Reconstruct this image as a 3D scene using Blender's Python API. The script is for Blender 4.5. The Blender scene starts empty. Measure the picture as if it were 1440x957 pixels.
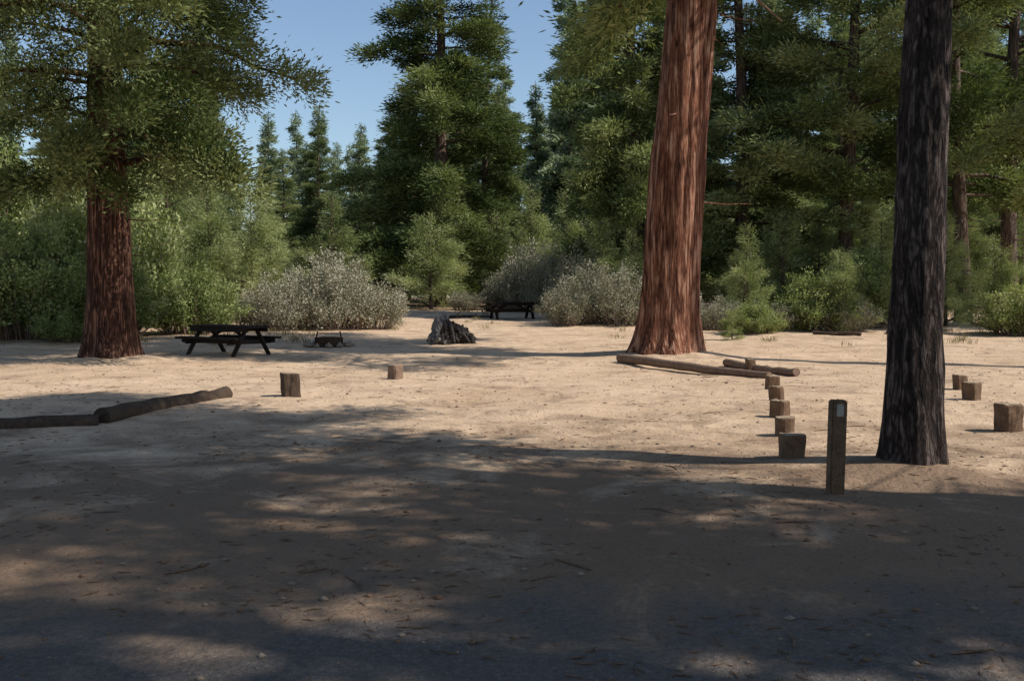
import bpy, math, random
import numpy as np
from mathutils import Vector, noise, Matrix
import bmesh
rng = np.random.default_rng(11); random.seed(11)
scene = bpy.context.scene
COL = scene.collection

# ---------------------------------------------------------------- materials
def newmat(name):
    m = bpy.data.materials.new(name); m.use_nodes = True
    nt = m.node_tree; nt.nodes.clear()
    out = nt.nodes.new('ShaderNodeOutputMaterial')
    return m, nt, out
def ramp(nt, stops, src=None):
    r = nt.nodes.new('ShaderNodeValToRGB')
    while len(r.color_ramp.elements) < len(stops): r.color_ramp.elements.new(0.5)
    for e, (p, c) in zip(r.color_ramp.elements, stops):
        e.position = p; e.color = (c[0], c[1], c[2], 1)
    if src is not None: nt.links.new(src, r.inputs[0])
    return r
def noise_n(nt, vec, scale, detail=4, rough=0.6, dist=0):
    n = nt.nodes.new('ShaderNodeTexNoise'); n.inputs['Scale'].default_value = scale
    n.inputs['Detail'].default_value = detail; n.inputs['Roughness'].default_value = rough
    n.inputs['Distortion'].default_value = dist
    nt.links.new(vec, n.inputs['Vector']); return n.outputs['Fac']
def coords(nt, scale=(1, 1, 1)):
    t = nt.nodes.new('ShaderNodeTexCoord'); m = nt.nodes.new('ShaderNodeMapping')
    m.inputs['Scale'].default_value = scale
    nt.links.new(t.outputs['Object'], m.inputs['Vector']); return m.outputs['Vector']
def mixc(nt, fac, a, b, mode='MIX'):
    m = nt.nodes.new('ShaderNodeMix'); m.data_type = 'RGBA'; m.blend_type = mode
    for s, v in ((m.inputs[0], fac), (m.inputs[6], a), (m.inputs[7], b)):
        if isinstance(v, (int, float)): s.default_value = v
        elif isinstance(v, tuple): s.default_value = (v[0], v[1], v[2], 1)
        else: nt.links.new(v, s)
    return m.outputs[2]
def math_n(nt, op, a, b=0.0):
    m = nt.nodes.new('ShaderNodeMath'); m.operation = op
    for s, v in ((m.inputs[0], a), (m.inputs[1], b)):
        if isinstance(v, (int, float)): s.default_value = v
        else: nt.links.new(v, s)
    return m.outputs[0]
def princ(nt, out, col, rough=0.9, height=None, dist=0.02, strength=1.0, spec=0.2):
    p = nt.nodes.new('ShaderNodeBsdfPrincipled')
    p.inputs['Roughness'].default_value = rough
    p.inputs['Specular IOR Level'].default_value = spec
    if isinstance(col, tuple): p.inputs['Base Color'].default_value = (*col, 1)
    else: nt.links.new(col, p.inputs['Base Color'])
    if height is not None:
        b = nt.nodes.new('ShaderNodeBump'); b.inputs['Distance'].default_value = dist
        b.inputs['Strength'].default_value = strength
        nt.links.new(height, b.inputs['Height']); nt.links.new(b.outputs[0], p.inputs['Normal'])
    nt.links.new(p.outputs[0], out.inputs[0]); return p

def foliage_mat(name, dark, mid, light, trans=0.3):
    m, nt, out = newmat(name)
    a = nt.nodes.new('ShaderNodeAttribute'); a.attribute_name = 'var'
    oi = nt.nodes.new('ShaderNodeObjectInfo')
    v = math_n(nt, 'ADD', a.outputs['Fac'], math_n(nt, 'MULTIPLY', math_n(nt, 'SUBTRACT', oi.outputs['Random'], 0.5), 0.4))
    r = ramp(nt, [(0.0, dark), (0.5, mid), (1.0, light)], v)
    p = nt.nodes.new('ShaderNodeBsdfDiffuse')
    nt.links.new(r.outputs[0], p.inputs['Color'])
    if trans <= 0:
        nt.links.new(p.outputs[0], out.inputs[0]); return m
    t = nt.nodes.new('ShaderNodeBsdfTranslucent')
    nt.links.new(mixc(nt, 1.0, r.outputs[0], (1.25, 1.25, 0.65), 'MULTIPLY'), t.inputs[0])
    mx = nt.nodes.new('ShaderNodeMixShader'); mx.inputs[0].default_value = trans
    nt.links.new(p.outputs[0], mx.inputs[1]); nt.links.new(t.outputs[0], mx.inputs[2])
    nt.links.new(mx.outputs[0], out.inputs[0]); return m

def bark_mat(name, dark, mid, light, sc=1.0, depth=0.05, zsc=0.10):
    m, nt, out = newmat(name)
    v = coords(nt, (1, 1, zsc))
    v2 = coords(nt, (1, 1, zsc*2.5))
    n1 = noise_n(nt, v, 8*sc, 6, 0.68, 0.9)
    n2 = noise_n(nt, v2, 24*sc, 4, 0.75, 0.4)
    n3 = noise_n(nt, coords(nt), 0.9, 3, 0.6)
    vo = nt.nodes.new('ShaderNodeTexVoronoi'); vo.feature = 'DISTANCE_TO_EDGE'
    vo.inputs['Scale'].default_value = 8*sc
    add = nt.nodes.new('ShaderNodeVectorMath'); add.operation = 'ADD'
    nn = nt.nodes.new('ShaderNodeTexNoise'); nn.inputs['Scale'].default_value = 6*sc; nn.inputs['Detail'].default_value = 4
    nt.links.new(v, nn.inputs['Vector'])
    sc_ = nt.nodes.new('ShaderNodeVectorMath'); sc_.operation = 'SCALE'; sc_.inputs['Scale'].default_value = 0.5/sc
    nt.links.new(nn.outputs['Color'], sc_.inputs[0])
    nt.links.new(v, add.inputs[0]); nt.links.new(sc_.outputs[0], add.inputs[1])
    nt.links.new(add.outputs[0], vo.inputs['Vector'])
    edge = ramp(nt, [(0.0, (0, 0, 0)), (0.3, (1, 1, 1))], vo.outputs['Distance']).outputs[0]
    f = math_n(nt, 'ADD', math_n(nt, 'MULTIPLY', edge, 0.22), math_n(nt, 'ADD', math_n(nt, 'MULTIPLY', n1, 0.75), math_n(nt, 'MULTIPLY', n2, 0.35)))
    c = ramp(nt, [(0.46, dark), (0.66, mid), (0.86, light)], f)
    c2 = mixc(nt, 1.0, c.outputs[0], ramp(nt, [(0.3, (0.6, 0.55, 0.55)), (0.7, (1.15, 1.1, 1.1))], n3).outputs[0], 'MULTIPLY')
    princ(nt, out, c2, 0.92, f, depth, 1.0)
    return m

def wood_mat(name, a, b, sc=1.0):
    m, nt, out = newmat(name)
    v = coords(nt, (1, 1, 1))
    n1 = noise_n(nt, v, 9*sc, 4, 0.7, 1.0); n2 = noise_n(nt, v, 55*sc, 3, 0.6)
    f = math_n(nt, 'ADD', math_n(nt, 'MULTIPLY', n1, 0.65), math_n(nt, 'MULTIPLY', n2, 0.4))
    c = ramp(nt, [(0.3, a), (0.75, b)], f)
    princ(nt, out, c.outputs[0], 0.85, f, 0.01, 0.8); return m

M_fir = foliage_mat('fir_needles', (0.04, 0.06, 0.026), (0.14, 0.18, 0.078), (0.33, 0.365, 0.175), 0.25)
M_pine = foliage_mat('pine_needles', (0.05, 0.07, 0.028), (0.165, 0.205, 0.082), (0.36, 0.39, 0.185), 0.25)
M_cedar = foliage_mat('cedar_foliage', (0.016, 0.028, 0.010), (0.062, 0.088, 0.032), (0.22, 0.25, 0.11), 0.2)
M_young = foliage_mat('young_pine_needles', (0.11, 0.14, 0.055), (0.26, 0.3, 0.135), (0.46, 0.49, 0.26), 0.32)
M_leafy = foliage_mat('shrub_leaves', (0.1, 0.135, 0.045), (0.26, 0.305, 0.12), (0.46, 0.48, 0.25), 0.32)
M_manz = foliage_mat('manzanita_leaves', (0.14, 0.142, 0.095), (0.29, 0.28, 0.2), (0.48, 0.45, 0.345), 0.12)
M_far_haze = foliage_mat('far_hazy_needles', (0.1, 0.14, 0.09), (0.22, 0.27, 0.165), (0.37, 0.42, 0.27), 0.2)  # paler, bluer needles: distance haze painted into the foliage colour
M_grass = foliage_mat('dry_grass', (0.16, 0.13, 0.06), (0.3, 0.25, 0.13), (0.45, 0.38, 0.22), 0.0)
M_barkred = bark_mat('sequoia_bark', (0.028, 0.010, 0.006), (0.23, 0.10, 0.058), (0.52, 0.33, 0.225), 0.75, 0.08, 0.09)
M_barkred2 = bark_mat('cedar_bark', (0.014, 0.007, 0.005), (0.075, 0.034, 0.022), (0.28, 0.16, 0.105), 1.0, 0.07, 0.09)
M_barkpine = bark_mat('pine_bark', (0.010, 0.008, 0.008), (0.055, 0.041, 0.035), (0.21, 0.17, 0.145), 1.5, 0.06, 0.2)
M_barkbg = bark_mat('forest_bark', (0.03, 0.022, 0.018), (0.12, 0.085, 0.065), (0.26, 0.2, 0.16), 1.5, 0.03)
M_twig = wood_mat('twig_wood', (0.14, 0.08, 0.06), (0.36, 0.28, 0.23))
M_post = wood_mat('weathered_post', (0.045, 0.027, 0.018), (0.23, 0.145, 0.09))
M_shaded_log = wood_mat('shaded_log', (0.022, 0.015, 0.011), (0.11, 0.073, 0.05))  # darker copy of the post wood, surrounding shade put into its colour
M_postend = wood_mat('sawn_end', (0.2, 0.14, 0.09), (0.42, 0.32, 0.22))
M_table = wood_mat('stained_planks', (0.012, 0.009, 0.008), (0.035, 0.027, 0.023))
M_log = wood_mat('bare_log', (0.09, 0.055, 0.038), (0.30, 0.20, 0.14))
M_stump = wood_mat('grey_wood', (0.03, 0.03, 0.03), (0.36, 0.33, 0.31), 0.5)
M_char = wood_mat('charred_wood', (0.008, 0.008, 0.008), (0.07, 0.06, 0.055), 0.5)
M_litter = wood_mat('litter', (0.08, 0.045, 0.027), (0.26, 0.16, 0.10))
M_stone = wood_mat('stone', (0.16, 0.12, 0.09), (0.36, 0.28, 0.21))
m, nt, out = newmat('rusty_steel'); princ(nt, out, ramp(nt, [(0.3, (0.02, 0.016, 0.014)), (0.7, (0.09, 0.045, 0.025))], noise_n(nt, coords(nt), 14)).outputs[0], 0.7); M_steel = m
m, nt, out = newmat('number_plate'); princ(nt, out, ramp(nt, [(0.3, (0.25, 0.23, 0.19)), (0.7, (0.45, 0.42, 0.35))], noise_n(nt, coords(nt), 40)).outputs[0], 0.5); M_plate = m

# ground
m, nt, out = newmat('sandy_ground'); M_ground = m
v = coords(nt)
big = noise_n(nt, v, 0.35, 3, 0.6, 0.4); med = noise_n(nt, v, 2.2, 4, 0.7); fine = noise_n(nt, v, 28, 4, 0.75); vf = noise_n(nt, v, 140, 1, 0.6)
base = ramp(nt, [(0.3, (0.47, 0.32, 0.20)), (0.7, (0.76, 0.565, 0.39))], math_n(nt, 'ADD', math_n(nt, 'MULTIPLY', big, 0.5), math_n(nt, 'MULTIPLY', med, 0.5))).outputs[0]
sp = ramp(nt, [(0.32, (0.45, 0.38, 0.32)), (0.5, (1, 1, 1))], fine).outputs[0]
base = mixc(nt, 0.65, base, sp, 'MULTIPLY')
lit = noise_n(nt, v, 0.9, 6, 0.72, 0.6)
sx = nt.nodes.new('ShaderNodeSeparateXYZ'); nt.links.new(v, sx.inputs[0])
def mapr(src, a, b, c=0.0, d=1.0):
    r = nt.nodes.new('ShaderNodeMapRange'); r.inputs[1].default_value = a; r.inputs[2].default_value = b
    r.inputs[3].default_value = c; r.inputs[4].default_value = d; nt.links.new(src, r.inputs[0]); return r.outputs[0]
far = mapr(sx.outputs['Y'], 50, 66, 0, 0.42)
near_litter_shade = mapr(sx.outputs['Y'], 14, 7.0, 0, 0.30)  # more litter up close, which also paints the foreground shade darker
f = math_n(nt, 'ADD', lit, math_n(nt, 'ADD', far, near_litter_shade))
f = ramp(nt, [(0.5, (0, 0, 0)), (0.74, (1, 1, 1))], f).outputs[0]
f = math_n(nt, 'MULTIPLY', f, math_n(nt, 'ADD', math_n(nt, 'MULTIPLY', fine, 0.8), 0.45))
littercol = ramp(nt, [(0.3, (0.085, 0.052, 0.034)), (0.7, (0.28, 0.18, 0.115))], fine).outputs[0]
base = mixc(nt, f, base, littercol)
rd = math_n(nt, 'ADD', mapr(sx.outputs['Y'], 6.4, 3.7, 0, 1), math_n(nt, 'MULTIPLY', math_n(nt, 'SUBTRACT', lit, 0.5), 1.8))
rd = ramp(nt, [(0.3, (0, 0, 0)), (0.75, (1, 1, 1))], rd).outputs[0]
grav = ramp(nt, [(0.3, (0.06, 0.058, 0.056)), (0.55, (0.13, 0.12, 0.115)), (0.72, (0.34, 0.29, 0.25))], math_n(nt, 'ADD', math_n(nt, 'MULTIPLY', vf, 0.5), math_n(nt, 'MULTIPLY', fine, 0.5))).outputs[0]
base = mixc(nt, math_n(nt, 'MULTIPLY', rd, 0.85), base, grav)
hgt = math_n(nt, 'ADD', math_n(nt, 'MULTIPLY', med, 2.0), math_n(nt, 'MULTIPLY', fine, 0.55))
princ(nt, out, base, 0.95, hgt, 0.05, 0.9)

# ---------------------------------------------------------------- mesh builder
class MB:
    def __init__(s): s.v = []; s.f = []; s.n = 0
    def add(s, V, F, mat=0, var=0.5, smooth=False):
        V = np.asarray(V, dtype=np.float32).reshape(-1, 3); F = np.asarray(F, dtype=np.int64)
        var = np.broadcast_to(np.asarray(var, dtype=np.float32), (len(F),))
        s.v.append(V); s.f.append((F + s.n, mat, var, smooth)); s.n += len(V)
    def mesh(s, name, mats):
        me = bpy.data.meshes.new(name)
        V = np.concatenate(s.v)
        lv = np.concatenate([f[0].ravel() for f in s.f])
        tot = np.concatenate([np.full(len(f[0]), f[0].shape[1]) for f in s.f])
        st = np.concatenate([[0], np.cumsum(tot)[:-1]])
        me.vertices.add(len(V)); me.vertices.foreach_set('co', V.ravel())
        me.loops.add(len(lv)); me.loops.foreach_set('vertex_index', lv.astype(np.int32))
        me.polygons.add(len(tot)); me.polygons.foreach_set('loop_start', st.astype(np.int32))
        me.polygons.foreach_set('loop_total', tot.astype(np.int32))
        me.polygons.foreach_set('material_index', np.concatenate([np.full(len(f[0]), f[1]) for f in s.f]).astype(np.int32))
        me.polygons.foreach_set('use_smooth', np.concatenate([np.full(len(f[0]), f[3]) for f in s.f]).astype(bool))
        for mm in mats: me.materials.append(mm)
        me.update(calc_edges=True)
        a = me.attributes.new('var', 'FLOAT', 'FACE'); a.data.foreach_set('value', np.concatenate([f[2] for f in s.f]).astype(np.float32))
        me.validate(); return me
def obj(name, data, loc=(0, 0, 0), rot=0.0, sc=1.0, parent=None):
    o = bpy.data.objects.new(name, data); COL.objects.link(o)
    o.location = loc; o.rotation_euler = (0, 0, rot) if not isinstance(rot, tuple) else rot
    o.scale = (sc, sc, sc) if not isinstance(sc, tuple) else sc
    if parent: o.parent = parent
    return o

def tube(mb, pts, rad, sides=8, mat=0, var=0.5, rfun=None, smooth=True, cap=True):
    pts = np.asarray(pts, float); n = len(pts); rad = np.asarray(rad, float)
    T = np.gradient(pts, axis=0); T /= np.linalg.norm(T, axis=1)[:, None] + 1e-9
    ref = np.array([0, 0, 1.0]) if abs(T[0][2]) < 0.8 else np.array([1.0, 0, 0])
    A = np.cross(T, ref); A /= np.linalg.norm(A, axis=1)[:, None] + 1e-9
    B = np.cross(T, A)
    th = np.linspace(0, 2*math.pi, sides, endpoint=False)
    R = np.repeat(rad[:, None], sides, 1)
    if rfun is not None: R = R*rfun(pts, th)
    V = pts[:, None, :] + R[..., None]*(np.cos(th)[None, :, None]*A[:, None, :] + np.sin(th)[None, :, None]*B[:, None, :])
    i = np.arange(n-1)[:, None]*sides; j = np.arange(sides)[None, :]; j2 = (j+1) % sides
    F = np.stack([i+j, i+j2, i+j2+sides, i+j+sides], -1).reshape(-1, 4)
    mb.add(V.reshape(-1, 3), F[:, ::-1], mat, var, smooth)
    if cap:
        for k in (0, n-1):
            ring = V[k]; c = ring.mean(0)
            mb.add(np.vstack([ring, c]), [[a, (a+1) % sides, sides] for a in range(sides)], mat, var, False)

def unit(a): return a/(np.linalg.norm(a, axis=1)[:, None]+1e-9)
def leaves(mb, P, D, L, W, mat, var):
    n = len(P); D = unit(D); S = unit(np.cross(D, rng.normal(size=(n, 3))))
    L = L*rng.uniform(0.6, 1.3, (n, 1)); W = W*rng.uniform(0.7, 1.3, (n, 1))
    V = np.stack([P, P+D*L*0.45+S*W*0.5, P+D*L, P+D*L*0.45-S*W*0.5], 1)
    F = np.arange(4*n).reshape(n, 4); mb.add(V.reshape(-1, 3), F, mat, var)

def trunk_r(r0, H, z, flare=0.35, fz=0.6):
    return r0*(1-0.92*(np.clip(z, 0, H)/H)**1.1)+r0*flare*np.exp(-np.clip(z, 0, 99)/fz)

def conifer(name, H, cb, R, nbr, nleaf, tr, LL, LW, mats, seed, prof='cone', up=0.1, droop=0.25, sig=0.3, lean=(0, 0), per=14, flat=0.35, dead=14, trunkfun=None, tsides=10, lat=0.2):
    global rng
    rng = np.random.default_rng(seed); mb = MB()
    zs = np.concatenate([np.linspace(-0.4, 1.5, 14), np.linspace(1.7, H, 26 if tsides < 20 else 150)])
    sway = 0.12 if tsides > 20 else 0.2
    cx = lambda z: lean[0]*z+sway*np.sin(z*0.23+seed); cy = lambda z: lean[1]*z+sway*np.cos(z*0.19+seed*2)-sway*math.cos(seed*2)
    off = sway*math.sin(seed)
    pts = np.stack([cx(zs)-off, cy(zs), zs], 1)
    tube(mb, pts, trunk_r(tr, H*1.02, zs), tsides, 0, 0.5, trunkfun)
    u = (np.arange(nbr)+rng.uniform(0, 1, nbr))/nbr
    if prof == 'cone': u = u**1.1; pf = lambda u: (1-u)**0.85*np.minimum(1, 0.6+u*4)+0.05
    elif prof == 'round': pf = lambda u: np.sqrt(np.clip(1-(u*1.9-0.72)**2*0.75, 0.05, 1))
    elif prof == 'full': pf = lambda u: (1-u**1.7)*np.minimum(1, 0.7+u*2)*0.98+0.06
    else: pf = lambda u: (1-u**1.6)*0.95+0.08
    az = rng.uniform(0, 2*math.pi, nbr); z = cb+(H-cb)*u
    ph = rng.uniform(0, 6.28, 4)
    lob = 1+0.2*np.sin(az*2+ph[0]+z*0.5)+0.16*np.sin(az*3+ph[1]-z*0.9)+0.12*np.sin(z*1.7+ph[2])
    L = R*pf(u)*lob*rng.uniform(0.62, 1.15, nbr)
    el = up*(1+0*u)+0.55*u**2+rng.normal(0, 0.1, nbr)
    out = np.stack([np.cos(az), np.sin(az), np.zeros(nbr)], 1)
    O = np.stack([cx(z)-off, cy(z), z], 1)
    def bp(i, t):
        t = np.asarray(t)[..., None]
        return O[i]+out[i]*(L[i])[..., None]*t+np.array([0, 0, 1.0])*((el[i]*L[i])[..., None]*t-(droop*L[i])[..., None]*t**2)
    for i in range(nbr):
        t = np.linspace(0, 0.93, 5); idx = np.full(5, i)
        P = bp(idx, t); P[1:] += rng.normal(0, 0.03*L[i], (4, 3))*np.array([1, 1, 0.6])
        r = max(0.018, 0.013*L[i]+0.01)
        tube(mb, P, r*np.linspace(1.3, 0.25, 5), 4, 0, 0.5, None, True, False)
    ncl = nleaf//per
    w = L**1.4; w /= w.sum()
    bi = rng.choice(nbr, ncl, p=w); t = rng.uniform(0.12, 1.0, ncl)**0.6
    C = bp(bi, t); side = np.stack([-out[bi, 1], out[bi, 0], np.zeros(ncl)], 1)
    lo = rng.normal(0, 1, ncl)*lat*L[bi]*(1.12-t)
    C = C+side*lo[:, None]; C[:, 2] += rng.normal(0, 0.025*L[bi]+0.04)-np.abs(lo)*0.15
    bvar = rng.uniform(0.15, 0.85, nbr)
    cv = np.clip(bvar[bi]+rng.normal(0, 0.12, ncl)+(t-0.6)*0.35, 0, 1)
    n = ncl*per; ci = np.repeat(np.arange(ncl), per)
    off3 = rng.normal(0, 1, (n, 3))*np.array([sig, sig, sig*flat])
    Pn = C[ci]+off3
    D = out[bi[ci]]*0.7+side[ci]*np.sign(lo[ci])[:, None]*0.35+off3/sig*0.45+rng.normal(0, 0.4, (n, 3)); D[:, 2] += 0.12
    leaves(mb, Pn, D, LL, LW, 1, np.clip(cv[ci]+rng.normal(0, 0.1, n), 0, 1))
    for k in range(dead):
        zz = rng.uniform(min(2.2, cb*0.5+0.2), max(cb, 2.6)); a = rng.uniform(0, 6.28); l = rng.uniform(0.4, 1.0)*R*0.3
        rr = tr*0.6
        p0 = np.array([cx(zz)-off, cy(zz), zz]); d = np.array([math.cos(a), math.sin(a), rng.uniform(-0.35, 0.15)])
        P = np.stack([p0+d*s for s in np.linspace(0, l+rr, 4)]); P[2:, 2] -= 0.05*l
        tube(mb, P, np.linspace(0.03, 0.008, 4), 4, 0, 0.5, None, True, False)
    return mb.mesh(name, mats)

def ridges(k1, k2, amp, lobes=6, lamp=0.10, fz=0.6, seed=0):
    def f(pts, th):
        out = np.ones((len(pts), len(th)))
        for a, p in enumerate(pts):
            for b, t in enumerate(th):
                c, s = math.cos(t), math.sin(t)
                q = noise.noise(Vector((c*k1+seed, s*k1, p[2]*k2)))+0.5*noise.noise(Vector((c*k1*2.3, s*k1*2.3+seed, p[2]*k2*2.5)))
                out[a, b] += amp*q + lamp*math.exp(-max(p[2], 0)/fz)*math.sin(lobes*t+2*math.sin(t*2+seed))
        return out
    return f

# ---------------------------------------------------------------- terrain
def hgt_at(x, y):
    d = min(max(0.0, y-23.0), 42.0)
    z = 0.028*(math.sqrt(d*d+16)-4)
    z += 0.10*noise.noise(Vector((x*0.16, y*0.16, 3.1)))*min(1, (abs(x)+abs(y-8))/14)
    z += 0.045*noise.noise(Vector((x*0.7, y*0.7, 8.1)))+0.014*noise.noise(Vector((x*2.4, y*2.4, 1.1)))
    z += 0.16*math.exp(-((x+7.2)/2.4)**2-((y-13.4)/1.5)**2)
    for (tx, ty, a, s) in ((3.73, 9.2, 0.10, 0.8), (4.0, 25.7, 0.22, 1.7), (-9.8, 24.3, 0.18, 1.4)):
        z += a*math.exp(-((x-tx)**2+(y-ty)**2)/(s*s))
    return z
n = 380
s = np.linspace(-1, 1, n); xs = 8*np.sinh(4.3*s)
ty = np.linspace(-0.75, 1.0, n); ys = 8+8*np.sinh(4.6*ty)*np.where(ty < 0, 0.6, 1.0)
V = np.array([(x, y, hgt_at(x, y)) for y in ys for x in xs])
I = (np.arange(n-1)[:, None]*n+np.arange(n-1)[None, :]).ravel()
mb = MB(); mb.add(V, np.stack([I, I+1, I+1+n, I+n], 1), 0, 0.5, True)
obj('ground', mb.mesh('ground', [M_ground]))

# ---------------------------------------------------------------- tree prototypes
fa = [M_barkbg, M_fir]
P_fir = [conifer('fir_mesh_a', 30, 1.5, 5.0, 170, 90000, 0.42, 0.30, 0.075, fa, 1, 'cone', 0.12, 0.32, 0.24, flat=0.4),
         conifer('fir_mesh_b', 26, 3.0, 3.3, 140, 60000, 0.32, 0.28, 0.07, fa, 2, 'cone', 0.05, 0.32, 0.22, flat=0.4),
         conifer('fir_mesh_c', 28, 2.5, 4.2, 140, 75000, 0.36, 0.30, 0.07, fa, 3, 'cone', 0.15, 0.28, 0.26, flat=0.4)]
P_full = conifer('full_fir_mesh', 30, 1.8, 4.3, 190, 130000, 0.42, 0.30, 0.07, [M_barkbg, M_pine], 17, 'full', 0.1, 0.3, 0.28, flat=0.6)
P_pine = [conifer('pine_mesh_a', 28, 6, 4.4, 85, 66000, 0.38, 0.30, 0.06, [M_barkbg, M_pine], 4, 'tall', 0.25, 0.15, 0.3, flat=0.7),
          conifer('pine_mesh_b', 24, 4.5, 3.6, 75, 52000, 0.3, 0.28, 0.06, [M_barkbg, M_pine], 5, 'tall', 0.2, 0.2, 0.28, flat=0.7)]
P_can = [conifer('canopy_pine_mesh_a', 26, 8, 4.6, 34, 21000, 0.34, 0.32, 0.08, [M_barkbg, M_pine], 14, 'tall', 0.2, 0.15, 0.26, flat=0.7, per=26, lat=0.16),
         conifer('canopy_pine_mesh_b', 26, 10, 3.8, 30, 16000, 0.32, 0.32, 0.08, [M_barkbg, M_pine], 15, 'tall', 0.2, 0.15, 0.24, flat=0.7, per=26, lat=0.16)]
P_far = [conifer('far_mesh_a', 24, 1.5, 2.8, 110, 32000, 0.24, 0.42, 0.12, [M_barkbg, M_far_haze], 6, 'cone', 0.1, 0.32, 0.24, flat=0.45),
         conifer('far_mesh_b', 24, 2.0, 2.3, 100, 28000, 0.24, 0.42, 0.12, [M_barkbg, M_far_haze], 7, 'cone', 0.1, 0.32, 0.24, flat=0.45)]
P_young = [conifer('young_mesh_a', 6, 0.3, 1.8, 70, 19000, 0.09, 0.17, 0.026, [M_barkbg, M_young], 8, 'cone', 0.35, 0.1, 0.13, flat=0.9, dead=0),
           conifer('young_mesh_b', 6, 0.2, 2.0, 55, 17000, 0.09, 0.18, 0.028, [M_barkbg, M_young], 9, 'tall', 0.4, 0.1, 0.15, flat=0.9, dead=0)]

me = conifer('cedar_mesh', 19, 4.0, 4.6, 110, 185000, 0.56, 0.15, 0.045, [M_barkred2, M_cedar], 21, 'round', 0.12, 0.34, 0.19,
             lean=(0.03, 0), flat=0.9, dead=4, trunkfun=ridges(3.5, 0.5, 0.08, 5, 0.1, 0.6, 3), tsides=72, lat=0.17, per=30)
obj('cedar_tree', me, (-9.8, 24.3, hgt_at(-9.8, 24.3)-0.1), 0.9)
me = conifer('sequoia_mesh', 36, 10.5, 6.0, 80, 60000, 0.74, 0.3, 0.07, [M_barkred, M_pine], 22, 'tall', 0.0, 0.25, 0.3,
             lean=(0.075, 0), flat=0.6, dead=5, trunkfun=ridges(4.0, 0.35, 0.11, 6, 0.09, 0.8, 8), tsides=96)
obj('giant_conifer_tree', me, (4.0, 25.7, hgt_at(4.0, 25.7)-0.15), 0.0)
me = conifer('frontpine_mesh', 19, 7.5, 3.8, 60, 50000, 0.235, 0.24, 0.05, [M_barkpine, M_pine], 23, 'tall', 0.15, 0.2, 0.26,
             lean=(0.012, 0), flat=0.7, dead=3, trunkfun=ridges(3.2, 1.1, 0.13, 5, 0.08, 0.35, 5), tsides=64)
obj('pine_tree', me, (3.73, 9.2, hgt_at(3.73, 9.2)-0.08), 0.0)

def T(name, me, x, y, H, base, rot=None, wid=1.0):
    sc = H/base; return obj(name, me, (x, y, hgt_at(x, y)-0.1), random.uniform(0, 6.28) if rot is None else rot, (sc*wid, sc*wid, sc))
# trees beyond the right edge of the view whose crowns shade the foreground
T('pine_tree', P_can[0], 11.2, 0.8, 24, 26, 0.3); T('pine_tree', P_can[0], 15.5, 2.6, 26, 26, 2.0)
T('pine_tree', P_can[1], 9.2, 6.2, 25, 26, 1.0, 1.15); T('pine_tree', P_can[1], 6.8, -3.5, 21, 26, 4.0, 1.2)
T('pine_tree', P_can[0], 17, -4, 27, 26, 5.0); T('pine_tree', P_can[1], 12, -7, 24, 26, 2.2, 1.2)
T('pine_tree', P_can[0], 2.5, -7, 20, 26, 1.2); T('pine_tree', P_can[1], -5, -6, 20, 26, 0.2, 1.3)
T('pine_tree', P_can[0], -2.5, -2.5, 24, 26, 2.6, 1.1)
T('pine_tree', P_can[1], 14.2, 22.6, 38, 26, 0.7, 0.7)
T('pine_tree', P_pine[0], -22.0, 31, 19, 28, 1.0, 1.4)
# midground named trees
T('fir_tree', P_full, -4.6, 62, 30.5, 30, 0.5, 1.12)
T('fir_tree', P_fir[1], -1.4, 70, 22.5, 26, 1.2, 1.25)
T('fir_tree', P_fir[2], -8.3, 68, 13.5, 28, 1.2, 1.5)
T('fir_tree', P_full, 5.9, 47, 27, 30, 2.2, 0.85)
T('fir_tree', P_fir[2], 10.6, 47, 28, 28, 3.1, 1.0)
T('pine_tree', P_pine[0], 15.0, 45, 27, 28, 0.2)
T('pine_tree', P_pine[1], 19.5, 43, 26, 24, 1.9)
T('pine_tree', P_pine[0], 25.0, 50, 30, 28, 4.2)
T('pine_tree', P_pine[1], 24.0, 38, 24, 24, 4.0)

bf = obj('background_forest', None)
def topv(u):
    if u < 300: return random.uniform(-40, 160)
    if u < 350: return random.uniform(150, 210)
    if u < 505: return random.uniform(125, 225)
    if u < 545: return random.uniform(140, 210)
    if u < 660: return random.uniform(60, 170)
    if u < 705: return random.uniform(90, 170)
    if u < 800: return random.uniform(85, 175)
    return random.uniform(-100, 40)
k = 0
for d, st in ((75, 0.07), (90, 0.055), (108, 0.05), (132, 0.045)):
    x = -0.66*d
    while x < 0.66*d:
        gap = 330 < 720+1400*x/d < 820
        x += d*(st*0.62 if gap and d > 80 else st)*random.uniform(0.7, 1.3); y = d+random.uniform(-4, 5)
        u = 720+1400*x/y
        if d < 80 and 340 < u < 820 and random.random() < 0.5: continue
        if d > 120 and u > 900: continue
        H = (416-topv(u))/1400*y+1.6-hgt_at(x, y)
        H = max(9, min(H, 36))
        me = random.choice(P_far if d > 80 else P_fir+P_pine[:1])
        base = {'fir_mesh_a': 30, 'fir_mesh_b': 26, 'fir_mesh_c': 28, 'pine_mesh_a': 28}.get(me.name, 24)
        o = T('tree', me, x, y, H, base, None, random.uniform(0.85, 1.15)*(1 if H > 18 else 1.2)); o.parent = bf; k += 1
yp = obj('young_pine_thicket', None)
def Y(x, y, H, w=1.0):
    o = T('young_pine', random.choice(P_young), x, y, H, 6, None, w); o.parent = yp
for i in range(40):
    d = random.uniform(44, 66); u = random.choice([random.uniform(-80, 330), random.uniform(190, 500), random.uniform(560, 900), random.uniform(980, 1500), random.uniform(980, 1300)])
    if 520 < u < 780 and d < 58: d += 12
    x = (u-720)/1400*d
    Y(x, d, random.uniform(3.5, 6.5) if d < 55 else random.uniform(4, 8), random.uniform(0.8, 1.2))
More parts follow.
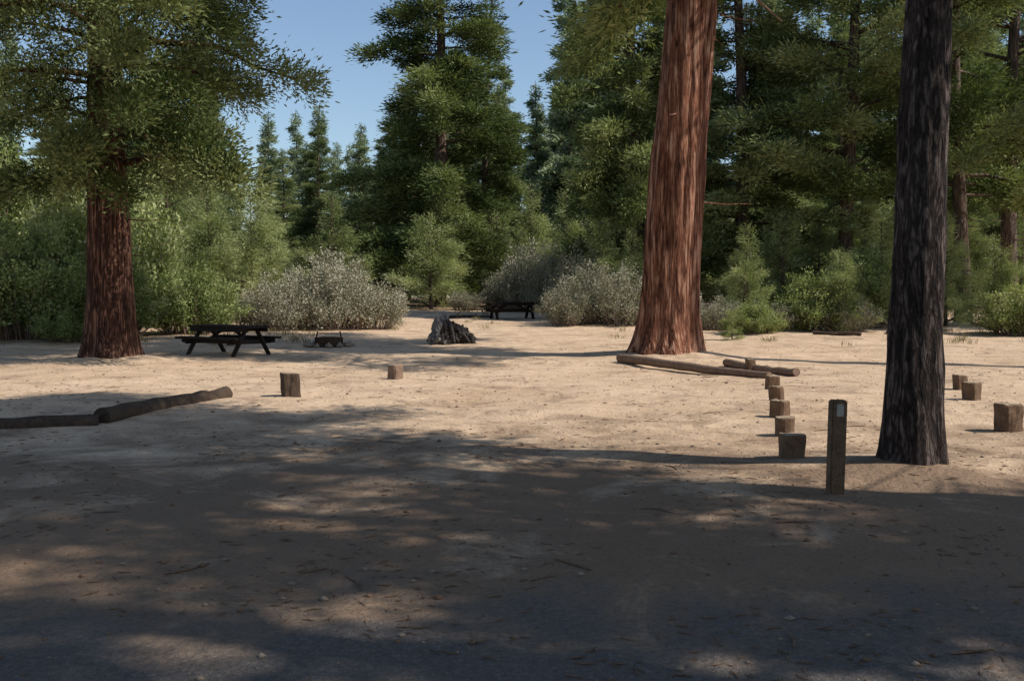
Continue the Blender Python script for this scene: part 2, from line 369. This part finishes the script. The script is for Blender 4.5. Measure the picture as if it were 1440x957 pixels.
for (u, d, H, w) in ((240, 44, 7, 1.1), (300, 47, 6.5, 1.1), (205, 40, 5, 1.2), (380, 50, 6.5, 1), (1045, 39, 4.0, 1.1), (1100, 42, 4.6, 1.0), (1190, 37, 3.0, 1.3), (1030, 33, 1.1, 1.2), (1150, 45, 5, 1.0),
                     (840, 43.5, 4.4, 1.0), (800, 54, 6.5, 1.0), (1400, 36, 3.5, 1.0), (1330, 40, 4.5, 1.0), (885, 43, 4.0, 1.0), (1240, 42, 4.4, 1.1)):
    Y((u-720)/1400*d, d, H, w)

# ---------------------------------------------------------------- shrubs
def shrub(name, R, H, nstem, nleaf, LL, LW, mats, seed, twig=0.012, upright=0.7):
    global rng
    rng = np.random.default_rng(seed); mb = MB(); tips = []; dirs = []
    for i in range(nstem):
        a = rng.uniform(0, 6.28); rr = R*math.sqrt(rng.uniform(0, 1)); b = np.array([math.cos(a)*rr*0.55, math.sin(a)*rr*0.55, -0.05])
        hh = H*rng.uniform(0.5, 1.25)*math.sqrt(max(0.15, 1-(rr/R)**2*0.75))
        e = np.array([math.cos(a)*rr, math.sin(a)*rr, hh])+rng.normal(0, 0.12, 3)*np.array([1, 1, 0.5])
        mid = (b+e)/2+rng.normal(0, 0.14, 3)
        t = np.linspace(0, 1, 6)[:, None]
        P = (1-t)**2*b+2*t*(1-t)*mid+t*t*e
        tube(mb, P, twig*np.linspace(1.6, 0.35, 6), 4, 0, 0.5, None, True, False)
        for q in range(5):
            s = P[rng.integers(2, 6)]; d = (e-b)/np.linalg.norm(e-b)*0.6+rng.normal(0, 0.5, 3); l = rng.uniform(0.2, 0.5)*H*0.3
            e2 = s+d*l; tube(mb, np.stack([s, (s+e2)/2+rng.normal(0, 0.02, 3), e2]), twig*np.array([0.7, 0.5, 0.25]), 3, 0, 0.5, None, True, False)
            tips.append(e2); dirs.append(d); tips.append((s+e2)/2); dirs.append(d)
    tips = np.array(tips); dirs = unit(np.array(dirs)); ci = rng.integers(0, len(tips), nleaf)
    tv = rng.uniform(0.1, 0.9, len(tips))
    P = tips[ci]+rng.normal(0, 0.085*H**0.5, (nleaf, 3)); P[:, 2] = np.abs(P[:, 2])
    leaves(mb, P, dirs[ci]+rng.normal(0, 0.7, (nleaf, 3))+np.array([0, 0, 0.3]), LL, LW, 1, np.clip(tv[ci]+rng.normal(0, 0.12, nleaf), 0, 1))
    return mb.mesh(name, mats)
S_manz = [shrub('manzanita_mesh_a', 1.7, 2.1, 100, 15000, 0.085, 0.045, [M_twig, M_manz], 31), shrub('manzanita_mesh_b', 1.4, 1.8, 80, 11000, 0.085, 0.045, [M_twig, M_manz], 32)]
S_leaf = [shrub('shrub_mesh_a', 2.2, 3.4, 120, 32000, 0.14, 0.07, [M_twig, M_leafy], 33, 0.016), shrub('shrub_mesh_b', 1.6, 2.2, 90, 18000, 0.12, 0.06, [M_twig, M_leafy], 34, 0.014)]
def SH(name, me, x, y, s=1.0, zs=1.0): obj(name, me, (x, y, hgt_at(x, y)), random.uniform(0, 6.28), (s, s, s*zs))
for (x, y, i, s, z) in ((-9.8, 38.5, 1, 0.9, 0.75), (-8.5, 37.6, 0, 0.9, 0.9), (-6.7, 38.2, 0, 1.0, 1.05), (-5.4, 39, 1, 0.95, 0.9), (-7.4, 39.5, 0, 1.05, 1.05),
                        (0.9, 56, 0, 1.1, 1.3), (2.2, 53, 0, 1.0, 1.3), (2.2, 40, 1, 0.8, 0.9), (3.0, 41.5, 0, 0.85, 1.1), (4.4, 40.5, 0, 0.95, 0.95), (5.2, 41.5, 1, 1.0, 1.1), (3.2, 45, 0, 1.0, 1.25),
                        (-2.6, 55, 1, 0.7, 0.7), (-0.5, 57, 1, 0.9, 1), (7.6, 38, 1, 0.8, 0.7), (9.4, 37, 1, 0.7, 0.7), (12.4, 37, 1, 0.8, 0.7)):
    SH('manzanita_bush', S_manz[i], x, y, s, z)
for (x, y, i, s, z) in ((-16.2, 33, 0, 1.0, 0.9), (-13.6, 33, 0, 0.9, 0.75), (-15.2, 36, 0, 1.3, 1.1), (-11.5, 35.5, 1, 1.0, 0.9), (-18.5, 33, 0, 1.1, 1.1), (-14, 31.5, 1, 0.7, 0.6), (-20.5, 38, 0, 1.4, 1.2),
                        (11.5, 37.5, 1, 0.9, 0.9), (8.8, 36, 1, 0.6, 0.7), (14.2, 40, 0, 0.8, 0.9), (18, 35, 1, 0.9, 0.8)):
    SH('leafy_shrub', S_leaf[i], x, y, s, z)

rng = np.random.default_rng(50); mb = MB(); C = []
for i in range(900):
    y = rng.uniform(29, 60); x = rng.uniform(-0.7, 0.7)*y
    if noise.noise(Vector((x*0.3, y*0.3, 5))) < 0.02 or (y < 45 and -5 < x < 8 and rng.random() < 0.8): continue
    C.append((x, y, hgt_at(x, y)))
C = np.array(C); ci = np.repeat(np.arange(len(C)), 26)
P = C[ci]+rng.normal(0, 0.12, (len(ci), 3))*np.array([1, 1, 0])
leaves(mb, P, rng.normal(0, 0.4, (len(ci), 3))*np.array([1, 1, 0])+np.array([0, 0, 1]), 0.22, 0.018, 0, rng.uniform(0, 1, len(ci)))
obj('dry_grass', mb.mesh('dry_grass', [M_grass]))

# needle / twig / pebble litter
rng = np.random.default_rng(51); mb = MB()
for i in range(4200):
    y = 3+22*rng.random()**1.6; x = rng.uniform(-0.62, 0.62)*y+rng.normal(0, 0.5); z = hgt_at(x, y)
    if noise.noise(Vector((x*0.6, y*0.6, 2.0))) < -0.05: continue
    a = rng.uniform(0, 6.28); l = rng.uniform(0.02, 0.1) if rng.random() < 0.985 else rng.uniform(0.15, 0.35)
    d = np.array([math.cos(a), math.sin(a), 0])*l*0.5; c = np.array([x, y, z+0.006])
    b = np.array([-d[1], d[0], 0])*rng.uniform(-0.3, 0.3)
    tube(mb, [c-d, c+b, c+d], np.array([0.002, 0.003, 0.0015])*(1+l*5), 4, 0, 0.5, None, True, False)
oct_ = np.array([(1, 0, 0), (0, 1, 0), (-1, 0, 0), (0, -1, 0), (0, 0, 1), (0, 0, -1)], float); of = [(0, 1, 4), (1, 2, 4), (2, 3, 4), (3, 0, 4), (1, 0, 5), (2, 1, 5), (3, 2, 5), (0, 3, 5)]
for i in range(2600):
    y = 3+27*rng.random()**1.5; x = rng.uniform(-0.62, 0.62)*y; z = hgt_at(x, y); r = 0.006+0.022*rng.random()**7+0.0004*y
    mb.add(oct_*rng.uniform(0.7, 1.3, (6, 3))*r*np.array([1, 1, 0.6])+np.array([x, y, z+r*0.2]), of, 1 if rng.random() < 0.5 else 0, 0.5, True)
obj('forest_litter', mb.mesh('forest_litter', [M_litter, M_stone]))

# ---------------------------------------------------------------- built objects
def part(name, size, loc, rot, mat, parent, bev=0.012):
    bm = bmesh.new(); bmesh.ops.create_cube(bm, size=1.0)
    for v_ in bm.verts: v_.co = Vector((v_.co.x*size[0], v_.co.y*size[1], v_.co.z*size[2]))
    bmesh.ops.bevel(bm, geom=bm.edges[:], offset=bev, segments=2, affect='EDGES')
    me = bpy.data.meshes.new(name); bm.to_mesh(me); bm.free(); me.materials.append(mat)
    o = obj(name, me, loc, rot, 1.0, parent); return o
def beam(name, p1, p2, w, h, mat, parent, bev=0.008):
    p1, p2 = Vector(p1), Vector(p2); d = p2-p1
    o = part(name, (d.length, w, h), (p1+p2)/2, (0, 0, 0), mat, parent, bev)
    o.rotation_euler = d.to_track_quat('X', 'Z').to_euler(); return o

def picnic(x, y, rot):
    e = obj('picnic_table', None, (x, y, hgt_at(x, y)), rot)
    for i in range(5): part('top_plank_%d' % (i+1), (2.3, 0.142, 0.06), (0, -0.3+0.15*i, 0.745), (0, 0, 0), M_table, e)
    for s_ in (-1, 1):
        for q in range(2): part('seat_plank', (2.3, 0.13, 0.06), (0, s_*(0.60+0.14*q), 0.45), (0, 0, 0), M_table, e)
        part('seat_apron', (2.2, 0.04, 0.10), (0, s_*0.60, 0.37), (0, 0, 0), M_table, e)
        part('top_apron', (2.2, 0.04, 0.10), (0, s_*0.33, 0.66), (0, 0, 0), M_table, e)
        xx = s_*0.78
        part('top_crossbar', (0.08, 0.6, 0.09), (xx, 0, 0.668), (0, 0, 0), M_table, e)
        part('seat_crossbar', (0.08, 1.5, 0.12), (xx, 0, 0.355), (0, 0, 0), M_table, e)
        for t_ in (-1, 1):
            beam('leg', (xx+s_*0.068, t_*0.2, 0.66), (xx+s_*0.068, t_*0.62, 0.0), 0.13, 0.055, M_table, e)
        beam('brace', (xx-s_*0.05, 0, 0.40), (s_*0.12, 0, 0.70), 0.08, 0.06, M_table, e)
    return e
picnic(-7.5, 26.3, math.radians(-32)); picnic(0.0, 46, math.radians(15))

def post(x, y, w, h, rot=0.0, seed=0, square=True, mat=None):
    mb = MB(); sides = 20; zs = [-0.15, 0, h*0.3, h*0.7, h-0.02, h]
    rr = random.Random(seed); tx, ty_ = rr.uniform(-0.09, 0.09), rr.uniform(-0.09, 0.09)
    th = np.linspace(0, 2*math.pi, sides, endpoint=False); V = []
    for k_, z in enumerate(zs):
        for t in th:
            c, s_ = math.cos(t), math.sin(t)
            r = 0.5*w/((abs(c)**6+abs(s_)**6)**(1/6)) if square else 0.5*w
            r *= 1+0.14*noise.noise(Vector((c*2+seed, s_*2, z*5)))
            if k_ == len(zs)-1: r *= 0.93
            V.append((c*r+tx*z, s_*r+ty_*z, z+(0.02*noise.noise(Vector((c*3, s_*3, seed)))+0.06*tx*c*2 if k_ >= 4 else 0)))
    F = [(a*sides+b, a*sides+(b+1) % sides, (a+1)*sides+(b+1) % sides, (a+1)*sides+b) for a in range(len(zs)-1) for b in range(sides)]
    mb.add(V, F, 0, 0.5, False)
    top = V[-sides:]; mb.add(top+[(tx*h, ty_*h, h+0.004)], [(b, (b+1) % sides, sides) for b in range(sides)], 1, 0.5, False)
    return obj('wooden_post', mb.mesh('post', [mat or M_post, M_postend]), (x, y, hgt_at(x, y)), rot)
post(-3.45, 15.5, 0.28, 0.36, 0.3, 1, True, M_shaded_log); post(-2.24, 19.1, 0.24, 0.27, 0.8, 2, True, M_log)
for i, (x, y, h) in enumerate([(2.74, 9.7, 0.23), (3.11, 11.3, 0.21), (3.5, 13.0, 0.22), (3.98, 14.9, 0.22), (4.43, 16.9, 0.23)]):
    post(x, y, 0.22, h, 0.4*i, 5+i, i % 2 == 0)
post(5.96, 11.9, 0.27, 0.33, 0.2, 11); post(6.95, 15.0, 0.23, 0.26, 0.5, 12); post(7.5, 16.6, 0.2, 0.24, 0.1, 13)
post(5.3, 22.0, 0.2, 0.25, 0.1, 14)

e = obj('marker_post', None, (2.62, 8.0, hgt_at(2.62, 8.0)), 0.12)
part('shaft', (0.125, 0.10, 0.95), (0, 0, 0.285), (0.012, 0.015, 0), M_post, e, 0.012)
part('number_plate', (0.06, 0.006, 0.10), (0.004, -0.057, 0.68), (0.012, 0.015, 0), M_plate, e, 0.002)
for dx in (-0.02, 0.02): part('screw', (0.008, 0.006, 0.008), (0.004+dx, -0.0615, 0.72), (0, 0, 0), M_steel, e, 0.001)

def log(name, p1, p2, r1, r2, mat=M_log, seed=0, stubs=3, half=0.75):
    mb = MB(); p1 = np.array([p1[0], p1[1], hgt_at(*p1)+r1*half]); p2 = np.array([p2[0], p2[1], hgt_at(*p2)+r2*half])
    rr = np.random.default_rng(seed); nn = 14; t = np.linspace(0, 1, nn)[:, None]; P = p1*(1-t)+p2*t
    P += np.array([0, 0, 1])*0.02*np.sin(t*5+seed)+rr.normal(0, 0.008, (nn, 3))
    rad = np.linspace(r1, r2, nn)*rr.uniform(0.93, 1.07, nn)
    tube(mb, P, rad, 14, 0, 0.5, ridges(2.0, 3, 0.12, 0, 0, 1, seed))
    for k_ in range(stubs):
        i = rr.integers(2, nn-2); d = rr.normal(0, 1, 3); d[2] = abs(d[2])*0.6; d /= np.linalg.norm(d)
        tube(mb, np.stack([P[i], P[i]+d*0.2, P[i]+d*0.4]), [0.025, 0.018, 0.01], 6, 0)
    return obj(name, mb.mesh(name, [mat]), (0, 0, 0))
log('fallen_log', (2.6, 24.0), (5.1, 19.7), 0.11, 0.08, M_log, 1, 1)
log('fallen_log', (5.0, 23.2), (5.85, 20.4), 0.09, 0.08, M_log, 2, 0)
log('log_border', (-4.5, 15.6), (-5.1, 12.3), 0.12, 0.12, M_shaded_log, 4, 0, 0.5)
log('log_border', (-5.1, 12.25), (-8.8, 10.4), 0.11, 0.10, M_shaded_log, 5, 0, 0.35)
for i, (a, b) in enumerate([((10.6, 35), (12.0, 34.2)), ((13.4, 35.4), (14.4, 37.6)), ((-3.2, 47), (-0.9, 48))]):
    log('fallen_log', a, b, 0.09, 0.06, M_shaded_log, 10+i, 4)

# charred grey stump / root wad: broken, low
bm = bmesh.new()
for (cx_, cy_, cz_, sx_, sy_, sz_, sd, mi) in ((-0.26, 0, 0.36, 0.30, 0.32, 0.46, 1, 0), (0.14, 0.05, 0.26, 0.36, 0.34, 0.34, 2, 1), (0.46, 0.0, 0.14, 0.28, 0.28, 0.2, 3, 1), (-0.08, -0.12, 0.48, 0.2, 0.2, 0.26, 4, 1), (-0.45, -0.1, 0.16, 0.24, 0.24, 0.2, 5, 0)):
    g = bmesh.ops.create_icosphere(bm, subdivisions=4, radius=1.0)
    for v_ in g['verts']:
        c = v_.co.copy(); q = 1+0.4*noise.noise(c*1.4+Vector((sd*7, 0, 0)))+0.42*noise.noise(Vector((c.x*5, c.y*5+sd*5, c.z*2.0)))+0.12*noise.noise(c*9)
        v_.co = Vector((cx_+c.x*sx_*q, cy_+c.y*sy_*q, cz_+c.z*sz_*q))
        for f_ in v_.link_faces: f_.material_index = mi
me = bpy.data.meshes.new('stump_body'); bm.to_mesh(me); bm.free(); me.materials.append(M_stump); me.materials.append(M_char)
e = obj('tree_stump', me, (-1.9, 31, hgt_at(-1.9, 31)))
mb = MB(); rr = np.random.default_rng(9)
for k_ in range(9):
    a = k_*0.7+rr.uniform(-0.2, 0.2); l = rr.uniform(0.45, 0.85); z0 = rr.uniform(0.2, 0.6)
    q = np.array([[math.cos(a)*s_*l-0.1, math.sin(a)*s_*l*0.8, z0*(1-s_**2)+0.05] for s_ in np.linspace(0.2, 1, 6)])
    tube(mb, q, np.linspace(0.10, 0.03, 6), 8, 0)
obj('roots', mb.mesh('roots', [M_char]), parent=e)

# campfire ring with grill
e = obj('fire_ring', None, (-5.45, 29.6, hgt_at(-5.45, 29.6)), 0.3)
mb = MB(); th = np.linspace(0, 2*math.pi, 33)
ring = lambda r, z: [(r*math.cos(t), r*math.sin(t), z) for t in th[:-1]]
Vv = ring(0.42, 0)+ring(0.42, 0.28)+ring(0.405, 0.28)+ring(0.405, 0)
mb.add(Vv, [(k_*32+i, k_*32+(i+1) % 32, (k_+1)*32+(i+1) % 32, (k_+1)*32+i) for k_ in range(3) for i in range(32)], 0, 0.5, False)
obj('steel_ring', mb.mesh('steel_ring', [M_steel]), parent=e)
mb = MB()
for i in range(9):
    tube(mb, [(-0.25, -0.24+0.06*i, 0.40), (0, -0.24+0.06*i, 0.40), (0.25, -0.24+0.06*i, 0.40)], [0.007]*3, 6, 0)
for x_ in (-0.25, 0.25): tube(mb, [(x_, -0.26, 0.40), (x_, 0, 0.40), (x_, 0.26, 0.40)], [0.01]*3, 6, 0)
for s_ in (-1, 1): tube(mb, [(s_*0.36, 0, 0), (s_*0.36, 0, 0.3), (s_*0.33, 0, 0.46)], [0.022]*3, 8, 0); tube(mb, [(s_*0.34, 0, 0.41), (s_*0.30, 0, 0.405), (s_*0.25, 0, 0.40)], [0.012]*3, 6, 0)
obj('grill', mb.mesh('grill', [M_steel]), parent=e)
for i in range(11):
    a = i/11*6.28; r = 0.11+0.04*random.random()
    V_ = oct_*np.array([1.2, 0.9, 0.8])*r*np.random.default_rng(i).uniform(0.8, 1.2, (6, 3))
    mb = MB(); mb.add(V_, of, 0, 0.5, False); o = obj('stone_%d' % (i+1), mb.mesh('stone', [M_stone]), (0.6*math.cos(a), 0.6*math.sin(a), 0.05), a, 1, e)

mb = MB(); b0 = np.array([4.65, 25.6, 9.6])
q = [b0, b0+np.array([0.7, -0.2, -0.15]), b0+np.array([1.4, -0.3, -0.5]), b0+np.array([2.1, -0.4, -1.15])]
tube(mb, q, [0.08, 0.06, 0.04, 0.015], 8, 0); tube(mb, [q[2], q[2]+np.array([0.4, 0, 0.15]), q[2]+np.array([0.9, 0, 0.1])], [0.03, 0.02, 0.008], 6, 0)
o = obj('dead_limb', mb.mesh('dead_limb', [M_log])); gt = bpy.data.objects['giant_conifer_tree']; o.parent = gt; o.matrix_parent_inverse = Matrix.Translation(-gt.location)

# ---------------------------------------------------------------- light
EL, AZ = math.radians(46), math.radians(17)
S = Vector((math.cos(AZ)*math.cos(EL), -math.sin(AZ)*math.cos(EL), math.sin(EL)))
w = bpy.data.worlds.new('World'); scene.world = w; w.use_nodes = True
nt = w.node_tree; bg = nt.nodes['Background']; sky = nt.nodes.new('ShaderNodeTexSky'); sky.sky_type = 'NISHITA'
sky.sun_disc = False; sky.sun_elevation = EL; sky.sun_rotation = math.pi/2+AZ; sky.altitude = 100; sky.air_density = 1.1; sky.dust_density = 0.5; sky.ozone_density = 2.0
nt.links.new(sky.outputs[0], bg.inputs[0]); bg.inputs[1].default_value = 0.135
sl = bpy.data.lights.new('sun', 'SUN'); sl.energy = 5.0; sl.angle = math.radians(0.5); sl.color = (1, 0.95, 0.87)
so = bpy.data.objects.new('sun', sl); COL.objects.link(so); so.rotation_euler = (-S).to_track_quat('-Z', 'Y').to_euler(); so.location = (30, -10, 40)

cam = bpy.data.cameras.new('camera'); co = bpy.data.objects.new('camera', cam); COL.objects.link(co)
cam.lens = 35; cam.sensor_width = 36; cam.clip_end = 1500
co.location = (0, 0, 1.6+hgt_at(0, 0)); co.rotation_euler = (math.radians(90-2.55), 0, 0)
scene.camera = co
scene.view_settings.view_transform = 'Standard'; scene.view_settings.look = 'None'; scene.view_settings.exposure = 0
print('objects', len(bpy.data.objects), 'bg', k)
